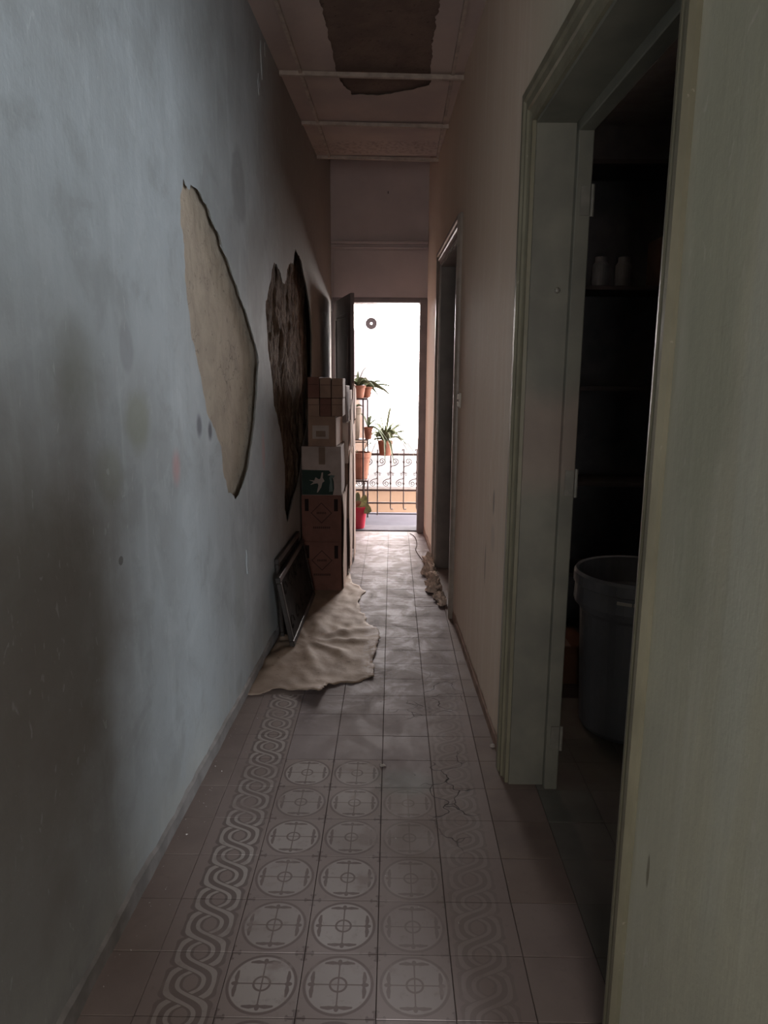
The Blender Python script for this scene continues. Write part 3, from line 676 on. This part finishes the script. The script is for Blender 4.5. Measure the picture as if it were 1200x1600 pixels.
def sheet_z(x, y):
    z = .004 + .003 * (noise.noise(Vector((x * 6, y * 6, 0))) + 1)
    cx_, cy_ = -.50, 3.98; dx, dy = x - cx_, y - cy_; r = math.hypot(dx, dy); a = math.atan2(dy, dx)
    z += .020 * max(0, 1 - abs(r - .26) / .26) * (math.cos(a * 9 + 2 * noise.noise(Vector((x * 3, y * 3, 5)))) * .5 + .5) ** 2
    z += .008 * noise.noise(Vector((x * 17, y * 11, 3)))
    z += .026 * math.exp(-((x + .37) ** 2 + ((y - 3.24) * .7) ** 2) / .006)
    z += .014 * math.exp(-max(0, y - 3.25) / .06) * (x > -.6) + .009 * math.exp(-abs(x + .09) / .03) * (y < 4.4)
    return max(z, .003)
gp = [Vector((x_ * .02 - .76, y_ * .022 + 3.2)) for x_ in range(38) for y_ in range(112)]
gp = [p for p in gp if inside(p) and edge_d(p) > .008]
n0 = len(poly); cdt = geometry.delaunay_2d_cdt(poly + gp, [(i, (i + 1) % n0) for i in range(n0)], [], 1, 1e-5)
bm = bmesh.new(); vv = [bm.verts.new((p.x, p.y, sheet_z(p.x, p.y))) for p in cdt[0]]
for f in cdt[2]:
    try: bm.faces.new([vv[i] for i in f])
    except ValueError: pass
for f in bm.faces:
    if f.normal.z < 0: f.normal_flip()
me = bpy.data.meshes.new('floor_sheet'); 
bmesh.ops.recalc_face_normals(bm, faces=bm.faces); bm.to_mesh(me); bm.free(); me.shade_smooth()
o = link('floor_sheet', me, mat_sheet(), label='brittle tan floor sheet, creased and torn, curling beside the cartons', cat='floor covering')
sm = o.modifiers.new('thick', 'SOLIDIFY'); sm.thickness = .0025; sm.offset = 1

# ------------------------------------------------------------------ light switch, rag heap, cable, crumbs
M_sw = simple('yellowed_switch_plastic', (.62, .57, .50), .35, .5, .1)
t = thing('light_switch', (RX(4.30), 4.30, 1.43), 'small white double light switch on the right wall before the far doorway', 'switch')
boxo('plate', (-.010, 0, -.034, .034, -.045, .045), M_sw, t, bev=.003)
for z in (-.021, .021): r_ = boxo('rocker', (-.022, -.008, -.018, .018, z - .015, z + .015), M_sw, t, bev=.003); r_.rotation_euler = (0, .05 if z > 0 else -.05, 0)
M_rag = simple('crumpled_dusty_cloth', (.74, .60, .51), .9, .15, .5, 30, .006)
bm = bmesh.new(); NR, NS = 90, 18; rings = []
for i in range(NR):
    s_ = i / (NR - 1); y = 4.62 + s_ * 1.30; cx_ = RX(y) - .055 + .02 * math.sin(s_ * 17); rad = (.036 + .014 * math.sin(s_ * 23) + .012 * math.sin(s_ * 51)) * min(1, 6 * s_ + .25, 6 * (1 - s_) + .25)
    ring = []
    for j in range(NS):
        a = 2 * PI * j / NS; d = Vector((math.cos(a), 0, max(-.15, math.sin(a))))
        nn = noise.fractal(Vector((math.cos(a) * 1.6, y * 34, math.sin(a) * 2.2)), .7, 2, 5)
        r_ = rad * (1 + .95 * nn); ring.append(bm.verts.new((min(cx_ + d.x * r_, RX(y) - .012), y + .012 * nn, max(.004, .018 + d.z * r_))))
    rings.append(ring)
for a, b_ in zip(rings, rings[1:]):
    for j in range(NS): bm.faces.new((a[j], a[(j + 1) % NS], b_[(j + 1) % NS], b_[j]))
bm.faces.new(rings[0]); bm.faces.new(rings[-1][::-1])
mesh('crumpled_cloth', bm, M_rag, smooth=False, label='crumpled dusty strip of cloth lying along the far right doorway', cat='cloth')
bm = bmesh.new(); tube(bm, [(.19 + .09 * (i / 30) + .03 * math.sin(i / 5), 6.95 - 1.0 * (i / 30) + .05 * math.sin(i / 3), .006) for i in range(31)], .0035, 6)
mesh('cable', bm, M_ink, smooth=True, label='thin dark cable trailing across the floor toward the balcony door', cat='cable')
M_chip = simple('white_plaster_chip', (.50, .46, .43), .8, .2, .2)
def chip(x, y, r, seed, **kw):
    rr = random.Random(seed); bm = bmesh.new(); n = 7; a_ = [2 * PI * i / n + rr.uniform(-.3, .3) for i in range(n)]; q = [rr.uniform(.5, 1.1) * r for _ in a_]
    lo = [bm.verts.new((x + q[i] * math.cos(a_[i]), y + q[i] * .6 * math.sin(a_[i]), .001)) for i in range(n)]
    hi = [bm.verts.new((x + q[i] * .7 * math.cos(a_[i]), y + q[i] * .42 * math.sin(a_[i]), .001 + r * rr.uniform(.25, .55))) for i in range(n)]
    for i in range(n): bm.faces.new((lo[i], lo[(i + 1) % n], hi[(i + 1) % n], hi[i]))
    bm.faces.new(hi); bm.faces.new(lo[::-1]); return mesh('plaster_chip', bm, M_chip, **kw)
chip(-.027, 2.617, .016, 1, label='white plaster chip on the floor where the printed tiles end', cat='debris')
chip(.445, 2.78, .020, 2, label='curled paint chip on the floor by the store room casing', cat='debris')
bm = bmesh.new(); rr = random.Random(3)
for i in range(150):
    side = rr.random()
    if side < .4: y = rr.uniform(1.5, 3.2); x = LX(y) + .02 + abs(rr.gauss(0, .05))
    elif side < .7: y = rr.uniform(2.7, 6.9); x = RX(y) - .02 - abs(rr.gauss(0, .035))
    else: y = rr.uniform(1.4, 4.5); x = rr.uniform(-.05, .38)
    r_ = rr.uniform(.0015, .004); c = Vector((x, y, .001 + r_ * .5))
    q = [bm.verts.new(c + Vector((rr.uniform(-1, 1), rr.uniform(-1, 1), rr.uniform(-.5, .9))) * r_) for _ in range(4)]
    for f in ((0, 1, 2), (0, 1, 3), (1, 2, 3), (0, 2, 3)): bm.faces.new([q[i_] for i_ in f])
mesh('crumbs', bm, M_chip, label='fine plaster crumbs scattered along the wall feet', kind='stuff')

# ------------------------------------------------------------------ store room contents
M_bin = simple('grey_bin_plastic', (.21, .215, .235), .4, .45, .12, 6)
BX, BY = 1.09, 3.00
t = thing('rubbish_bin', (BX, BY, 0), 'tall grey plastic bin with a thick rim inside the dark store room', 'bin', rotz=-.5)
bm = bmesh.new(); lathe(bm, [(.20, 0), (.212, .02), (.236, .55), (.243, .565), (.243, .585), (.225, .586), (.218, .55), (.19, .03)], 48); mesh('body', bm, M_bin, t, smooth=False)
bm = bmesh.new(); lathe(bm, [(.237, .582), (.262, .586), (.266, .60), (.262, .672), (.270, .678), (.270, .722), (.262, .735), (.250, .730), (.246, .61), (.237, .590)], 48, close_bot=False); mesh('rim', bm, M_bin, t)
lb = boxo('label_strip', (-.030, .030, -.2665, -.2630, .645, .658), M_sw, t, label='small pale printed strip'); 
bb = boxo('label_strip', (.036, .048, -.2655, -.2610, .645, .658), M_sw, t)
M_shelf = simple('dusty_dark_shelf', (.07, .06, .06), .8)
t = thing('shelf_unit', (1.45, 4.22, 0), 'tall dark shelf unit at the back of the store room', 'shelf')
for x in (-.52, .50): boxo('side_panel', (x, x + .02, -.17, .17, 0, 2.75), M_shelf, t)
SH = (.4, .95, 1.5, 2.05, 2.7)
for z in SH: boxo('shelf_board', (-.50, .50, -.17, .17, z, z + .022), M_shelf, t)
for i, x in enumerate((1.03, 1.17, 1.30)):
    bm = bmesh.new(); lathe(bm, [(.042, 0), (.045, .01), (.045, .12), (.032, .14), (.032, .165), (.0, .166)], 20)
    o = mesh('jar', bm, simple('dusty_jar_%d' % i, (.20, .20, .21), .5), label='dusty jar on the upper store room shelf, %s' % ('first from the doorway side', 'between two others', 'third from the doorway side')[i], cat='jar', group='jars on the store room shelf'); o.location = (x, 4.15, 2.072)
boxo('storage_box', (1.50, 1.82, 4.08, 4.36, 2.072, 2.35), card('dim_brown_box', (.16, .11, .09)), bev=.003, label='dim brown storage box on the upper store room shelf', cat='box')
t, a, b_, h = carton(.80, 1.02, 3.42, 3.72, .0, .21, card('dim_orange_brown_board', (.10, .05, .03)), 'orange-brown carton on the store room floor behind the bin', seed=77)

# ------------------------------------------------------------------ balcony
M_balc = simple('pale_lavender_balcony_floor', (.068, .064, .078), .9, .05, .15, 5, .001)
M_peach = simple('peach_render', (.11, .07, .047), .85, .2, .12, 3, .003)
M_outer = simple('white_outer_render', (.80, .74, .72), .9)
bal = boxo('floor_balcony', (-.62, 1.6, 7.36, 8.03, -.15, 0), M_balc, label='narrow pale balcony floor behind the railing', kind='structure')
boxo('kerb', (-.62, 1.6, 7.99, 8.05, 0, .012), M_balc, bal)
boxo('wall_facade_sun_block', (-6.0, -1.1, 7.05, 7.33, -3, 4.6), M_peach, label='unseen outer wall left of the balcony door, added to shade the balcony', kind='structure')  # unseen stretch of wall added to keep direct sun off the balcony
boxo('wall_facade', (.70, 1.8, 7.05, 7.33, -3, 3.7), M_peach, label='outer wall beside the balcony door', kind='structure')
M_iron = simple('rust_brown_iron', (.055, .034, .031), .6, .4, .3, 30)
def hook(pts): return pts
t = thing('balcony_railing', (0, 7.95, 0), 'rusty wrought iron balcony railing with scrolls between the bars', 'railing')
for z, r_ in ((.705, .013), (.292, .012), (.142, .010)):
    bm = bmesh.new(); box(bm, -.60, 1.58, -.006, .006, z - r_, z + r_, bev=.002); mesh('rail', bm, M_iron, t)
bays = [-.60 + .15 * i - .012 for i in range(0, 15)]
def spiral(cx_, cz_, r0, turns, dirn, start, n=26):
    return [(cx_ + dirn * r0 * (1 - .85 * i / n) * math.cos(start + turns * 2 * PI * i / n), 0, cz_ + r0 * (1 - .85 * i / n) * math.sin(start + turns * 2 * PI * i / n)) for i in range(n + 1)]
for i, x in enumerate(bays):
    post = i % 3 == 0 and x > -.5
    bm = bmesh.new()
    if i % 3 == 1: post = True
    post = (i % 4 == 3)
    if post: pts = [(x, 0, 0), (x, 0, .76)]
    else: pts = [(x - .0, 0, .76), (x, 0, .745), (x, 0, .09), (x + .008, 0, .07), (x + .022, 0, .068), (x + .028, 0, .08)]
    if not post: pts = [(x - .018, 0, .745), (x - .014, 0, .765), (x, 0, .765)] + pts[1:]
    tube(bm, pts, .0068, 8)
    mesh('baluster', bm, M_iron, t)
    bm = bmesh.new()
    for z in (.62, .50, .37): lathe(bm, [(.006, -.018), (.011, -.008), (.013, 0), (.011, .008), (.006, .018)], 8, cx=x, cy=0, cz=z, close_top=True)
    mesh('collar', bm, M_iron, t, kind='stuff')
    for dx, zc, sg in ((1, .625, 1), (-1, .370, -1)):
        bm = bmesh.new()
        tube(bm, [(x, 0, zc - sg * .075), (x + dx * .012, 0, zc - sg * .055), (x + dx * .050, 0, zc - sg * .046)] + [(q[0], 0, zc + sg * (q[2] - zc)) for q in spiral(x + dx * .052, zc, .040, 1.6, dx, -PI / 2, 30)][1:], .0046, 5)
        mesh('scroll', bm, M_iron, t)
    for dx in (-1, 1):
        bm = bmesh.new(); tube(bm, [(x, 0, .50)] + spiral(x + dx * .028, .475, .017, 1.1, dx, .6, 14), .003, 5)
        mesh('scroll', bm, M_iron, t)
bm = bmesh.new(); tube(bm, [(-.60, 8.0, .872), (.5, 8.0, .868), (1.6, 8.0, .872)], .0025, 6); mesh('washing_line', bm, M_iron, label='thin line stretched just above the balcony railing', cat='line')

# plants
M_terra = simple('terracotta', (.25, .105, .068), .8, .2, .25, 12, .001); M_soil = simple('dry_soil', (.08, .055, .04), .95)
M_red = simple('raspberry_red_plastic', (.40, .008, .035), .35, .5, .08); M_olivepot = simple('mossy_brown_pot', (.14, .11, .085), .85, .2, .3, 8)
def leaf_mat(name, c, c2):
    m, b = new_mat(name, .5, .4); x, y, z, k = coords('world'); n = noise_tex(k, 20, 4)
    finish(b, cmix(n.step(.3, .7), c, c2)); b.inputs['Transmission Weight'].default_value = 0
    return m
M_lf = leaf_mat('dusty_green_leaf', (.085, .105, .05), (.045, .065, .032)); M_lf2 = leaf_mat('pale_green_leaf', (.14, .15, .085), (.08, .10, .055)); M_dry = leaf_mat('dry_tan_leaf', (.24, .15, .09), (.19, .11, .07)); M_yel = leaf_mat('yellow_green_leaf', (.26, .26, .11), (.15, .18, .08))
def blade(bm, base, az, L, rise, droop, w_, n=9):
    L, rise, droop = L * 1.3, rise * 1.35, droop * 1.35
    """arching strap leaf with a folded midrib"""
    d = Vector((math.cos(az), math.sin(az), 0)); s_ = Vector((-d.y, d.x, 0)); prev = None
    for i in range(n + 1):
        t_ = i / n; p = Vector(base) + d * L * (t_ * .9 + .1 * t_ * t_) + Vector((0, 0, rise * math.sin(min(t_ * 1.5, PI / 2)) - droop * t_ * t_))
        L = L * 1.0; ww = 2.5 * w_ * (.55 + .6 * math.sin(PI * min(1, t_ * .9 + .1))) * (1 - t_ ** 3) / 2 + .0004
        cur = [bm.verts.new(p - s_ * ww + Vector((0, 0, ww * .9))), bm.verts.new(p), bm.verts.new(p + s_ * ww + Vector((0, 0, ww * .9)))]
        if prev:
            bm.faces.new((prev[0], prev[1], cur[1], cur[0])); bm.faces.new((prev[1], prev[2], cur[2], cur[1]))
        prev = cur
def pot_prof(rb, rt, h, lip=.012): return [(rb, 0), (rb + (rt - rb) * .8, h * .8), (rt - .003, h * .8), (rt + lip * .3, h * .82), (rt + lip * .5, h), (rt - .006, h), (rt - .010, h * .88)]
def pot(name, loc, rb, rt, h, mat, label, cat='potted plant', group=None):
    t = thing(name, loc, label, cat, group)
    bm = bmesh.new(); lathe(bm, pot_prof(rb, rt, h), 32); mesh('pot', bm, mat, t, smooth=False)
    bm = bmesh.new(); lathe(bm, [(rt - .012, h * .86), (rt * .5, h * .89), (0.001, h * .9)], 24, close_bot=False, close_top=True); mesh('soil', bm, M_soil, t)
    return t
def foliage(t, z, specs, mat, name='foliage'):
    bm = bmesh.new()
    for sp in specs: blade(bm, (sp[0] if len(sp) > 6 else 0, 0, z), *sp[-6:-1] if len(sp) > 6 else sp[:5]) if False else blade(bm, (0, 0, z), *sp)
    mesh(name, bm, mat, t, kind='stuff')
# three-tier stand: two front posts, two rear posts
SX0, SX1, SY0, SY1 = -.60, -.305, 7.40, 7.80
t = thing('plant_stand', (0, 0, 0), 'narrow brown metal plant stand with two shelves on the balcony', 'plant stand')
for x, y in ((SX0, SY0), (SX1, SY0), (SX0, SY1), (SX1 + .035, SY1)): boxo('leg', (x - .008, x + .008, y - .008, y + .008, 0, 1.352), M_iron, t, bev=.002)
for z in (.475, 1.342):
    sh = boxo('shelf', (SX0 - .01, SX1 + .045, SY0 - .01, SY1 + .01, z - .008, z + .008), M_iron, t, bev=.002)
boxo('cross_bar', (SX0, SX1 + .03, SY0 - .006, SY0 + .006, .885, .897), M_iron, t)
boxo('shelf', (SX0 - .01, SX1 + .045, 7.62, SY1 + .01, .888, .900), M_iron, t)
rr = random.Random(11)
a_ = pot('potted_plant', (-.365, 7.47, 1.351), .060, .082, .13, M_terra, 'terracotta pot with drooping aloe leaves on the top shelf of the stand, nearer rim')
foliage(a_, .115, [(az, rr.uniform(.18, .30), rr.uniform(.06, .15), rr.uniform(.06, .2), .018) for az in (.1, -.3, -.6, .5, 1.2, 2.0, -1.2, 2.9, -2.2, .8)] + [(.4, .08, .15, .0, .009), (1.6, .06, .12, 0, .009)], M_lf)
b2 = pot('potted_plant', (-.285, 7.70, 1.351), .048, .064, .115, M_terra, 'terracotta pot with long arching leaves at the outer corner of the top shelf')
foliage(b2, .10, [(az, L, ri, dr, .017) for az, L, ri, dr in ((.0, .30, .07, .10), (-.15, .30, .08, .26), (.25, .25, .04, .14), (-.5, .20, .09, .06), (.5, .16, .02, .16), (1.7, .15, .10, .05), (3.0, .12, .12, .03))], M_lf)
foliage(b2, .10, [(-.1, .10, .02, .30, .016)], M_dry, 'dry_leaf')
c2 = pot('potted_plant', (-.262, 7.70, .901), .032, .05, .13, M_terra, 'small terracotta pot with long leaf on the half shelf of the stand')
foliage(c2, .12, [(az, L, ri, dr, .015) for az, L, ri, dr in ((-.1, .22, .03, .22), (.3, .10, .08, .02), (2.6, .10, .12, .0), (1.2, .08, .1, .0), (-.6, .20, .05, .2))], M_lf)
d_ = pot('potted_plant', (-.405, 7.44, .52), .070, .088, .34, M_olivepot, 'tall mossy brown pot behind the stand post, under the top shelf'); d_.location.z = .898 - .0; d_.location.y = 7.70; d_.location.x = -.43
foliage(d_, .31, [(az, .09, .06, .03, .022) for az in (0, .9, 1.9, 2.9, 4, 5.1)], M_lf2)
e_ = pot('potted_plant', (-.352, 7.56, .484), .088, .124, .285, M_terra, 'large terracotta pot with a bare stem on the lower shelf of the stand')
bm = bmesh.new(); tube(bm, [(-.03, 0, .23), (-.032, 0, .27), (-.028, 0, .31)], .004, 6); tube(bm, [(-.031, 0, .28), (-.045, 0, .295)], .003, 5); tube(bm, [(-.031, 0, .285), (-.015, 0, .30)], .003, 5); mesh('stem', bm, M_lf, e_)
g_ = pot('hanging_pot', (-.075, 7.90, .705), .065, .082, .165, M_terra, 'terracotta pot with a spider plant hung on the balcony railing')
rr = random.Random(5)
foliage(g_, .15, [(rr.uniform(0, 2 * PI), rr.uniform(.14, .30), rr.uniform(.10, .26), rr.uniform(.08, .32), rr.uniform(.010, .014)) for _ in range(34)] + [(.1, .30, .16, .34, .012), (.05, .26, .18, .42, .012), (3.1, .22, .12, .30, .012), (3.2, .16, .14, .40, .012), (.9, .10, .30, .0, .009), (2.4, .10, .26, 0, .009), (1.2, .14, .30, 0, .009)], M_lf2)
g_.location.y = 7.86
bm = bmesh.new(); tube(bm, [(0, .0, .12), (0, .09, .12), (0, .098, .02)], .004, 6); mesh('hook', bm, M_iron, g_)
h_ = thing('red_bucket', (-.375, 7.22, .006), 'raspberry red plastic bucket planter on the doorway sill', 'potted plant')
bm = bmesh.new(); lathe(bm, [(.088, 0), (.092, .004), (.118, .205), (.128, .207), (.130, .235), (.122, .236), (.112, .20)], 36); mesh('pot', bm, M_red, h_, smooth=False)
bm = bmesh.new(); lathe(bm, [(.110, .19), (.05, .20), (.001, .20)], 24, close_bot=False, close_top=True); mesh('soil', bm, M_soil, h_)
def broad(parent, base, tip, w_, mat, side=(0, 1, 0), sag=.02):
    base, tip = Vector(base), Vector(tip); d = tip - base; s_ = d.cross(Vector(side)).normalized(); bm = bmesh.new(); prev = None; n = 8
    for i in range(n + 1):
        t_ = i / n; p = base + d * t_ + Vector(side) * sag * math.sin(PI * t_); ww = w_ * (math.sin(PI * min(1, (t_ * .93 + .05))) ** .7) / 2 + .0008
        cur = [bm.verts.new(p + s_ * ww), bm.verts.new(p - Vector(side) * ww * .25), bm.verts.new(p - s_ * ww)]
        if prev: bm.faces.new((prev[0], prev[1], cur[1], cur[0])); bm.faces.new((prev[1], prev[2], cur[2], cur[1]))
        prev = cur
    mesh('leaf', bm, mat, parent)
broad(h_, (.02, -.03, .26), (.165, -.06, .185), .115, M_yel, sag=-.02)
broad(h_, (.06, .02, .22), (.10, .05, .34), .075, M_yel)
broad(h_, (-.02, -.02, .22), (-.10, -.05, .34), .10, M_lf2); broad(h_, (0, .03, .22), (.02, .05, .37), .07, M_lf2); broad(h_, (-.03, -.06, .23), (.06, -.11, .30), .06, M_dry)
bm = bmesh.new()
for p in ((.02, -.03, .26), (.06, .02, .22), (-.02, -.02, .22), (0, .03, .22), (-.03, -.06, .23)): tube(bm, [(0, 0, .19), (p[0] * .6, p[1] * .6, .22), p], .003, 5)
mesh('stem', bm, M_lf2, h_)
# disc hung in the doorway
t = thing('hanging_disc', (-.222, 7.40, 2.108), 'shiny grey disc with centre hole hanging on a thread in the doorway', 'disc')
bm = bmesh.new(); lathe(bm, [(.011, -.0006), (.060, -.0006), (.060, .0006), (.011, .0006), (.011, -.0006)], 40, close_bot=False)
dm, b = new_mat('disc_polycarbonate', .35, .6); finish(b, (.25, .22, .24)); b.inputs['Metallic'].default_value = .3
o = mesh('disc', bm, dm, t); o.rotation_euler = (PI / 2, 0, 0)
bm = bmesh.new(); tube(bm, [(0, 0, .060), (0, 0, .30)], .0012, 5); mesh('thread', bm, M_iron, t)
boxo('wall_lintel', (-1.1, .75, 7.33, 7.45, 2.41, 2.60), M_peach, label='rendered lintel over the balcony door', kind='structure')

# ------------------------------------------------------------------ courtyard beyond
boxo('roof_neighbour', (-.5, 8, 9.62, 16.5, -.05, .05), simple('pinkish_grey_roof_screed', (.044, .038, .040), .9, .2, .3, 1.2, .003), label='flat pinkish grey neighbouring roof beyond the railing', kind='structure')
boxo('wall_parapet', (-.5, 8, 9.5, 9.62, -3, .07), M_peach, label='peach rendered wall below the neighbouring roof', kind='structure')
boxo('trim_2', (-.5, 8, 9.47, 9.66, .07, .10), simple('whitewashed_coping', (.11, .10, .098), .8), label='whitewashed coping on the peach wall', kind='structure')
def mat_flank():
    m, b = new_mat('peach_render_peeling_white', .95, .02); x, y, z, k = coords('world'); n = noise_tex(k, 2.2, 6, .7); n2 = noise_tex(k, 7, 7, .75)
    e = (y - 7.3) * .33 + (z - 1.7) * 1.1 + (n - .5) * 1.8
    c = cmix(e.step(.9, 1.2), (.050, .031, .022), (.062, .052, .057)); c = cmix(n2.step(.58, .62) * e.step(.5, 1.0) * .9, c, (.030, .022, .030))
    finish(b, c, bump=n2, dist=.01); return m
fl = rag([(7.33, -3), (13.5, -3), (13.5, .05), (14.5, .05), (16.4, .06), (16.4, 2.0), (14.6, 2.12), (11.1, 2.29), (10.0, 2.55), (9.0, 3.3), (8.3, 3.9), (7.33, 4.1)], .05, 2, 21)
bm = bmesh.new(); A = [bm.verts.new((-.62 + .008 * (p.x - 7.3), p.x, p.y)) for p in fl]; B_ = [bm.verts.new((-.85, p.x, p.y)) for p in fl]
for L_ in (A, B_): bmesh.ops.triangle_fill(bm, edges=[bm.edges.new((L_[i], L_[(i + 1) % len(L_)])) for i in range(len(L_))], use_beauty=True)
for i in range(len(A)): j = (i + 1) % len(A); bm.faces.new((A[i], A[j], B_[j], B_[i]))
mesh('wall_flank', bm, mat_flank(), label='peach side wall of the courtyard with a broken sloping top and peeling white patches', kind='structure')
boxo('ground_courtyard', (-8, 9, 7.33, 20, -3.3, -3.0), simple('courtyard_paving', (.35, .32, .30), .9), label='courtyard ground far below the balcony', kind='structure')
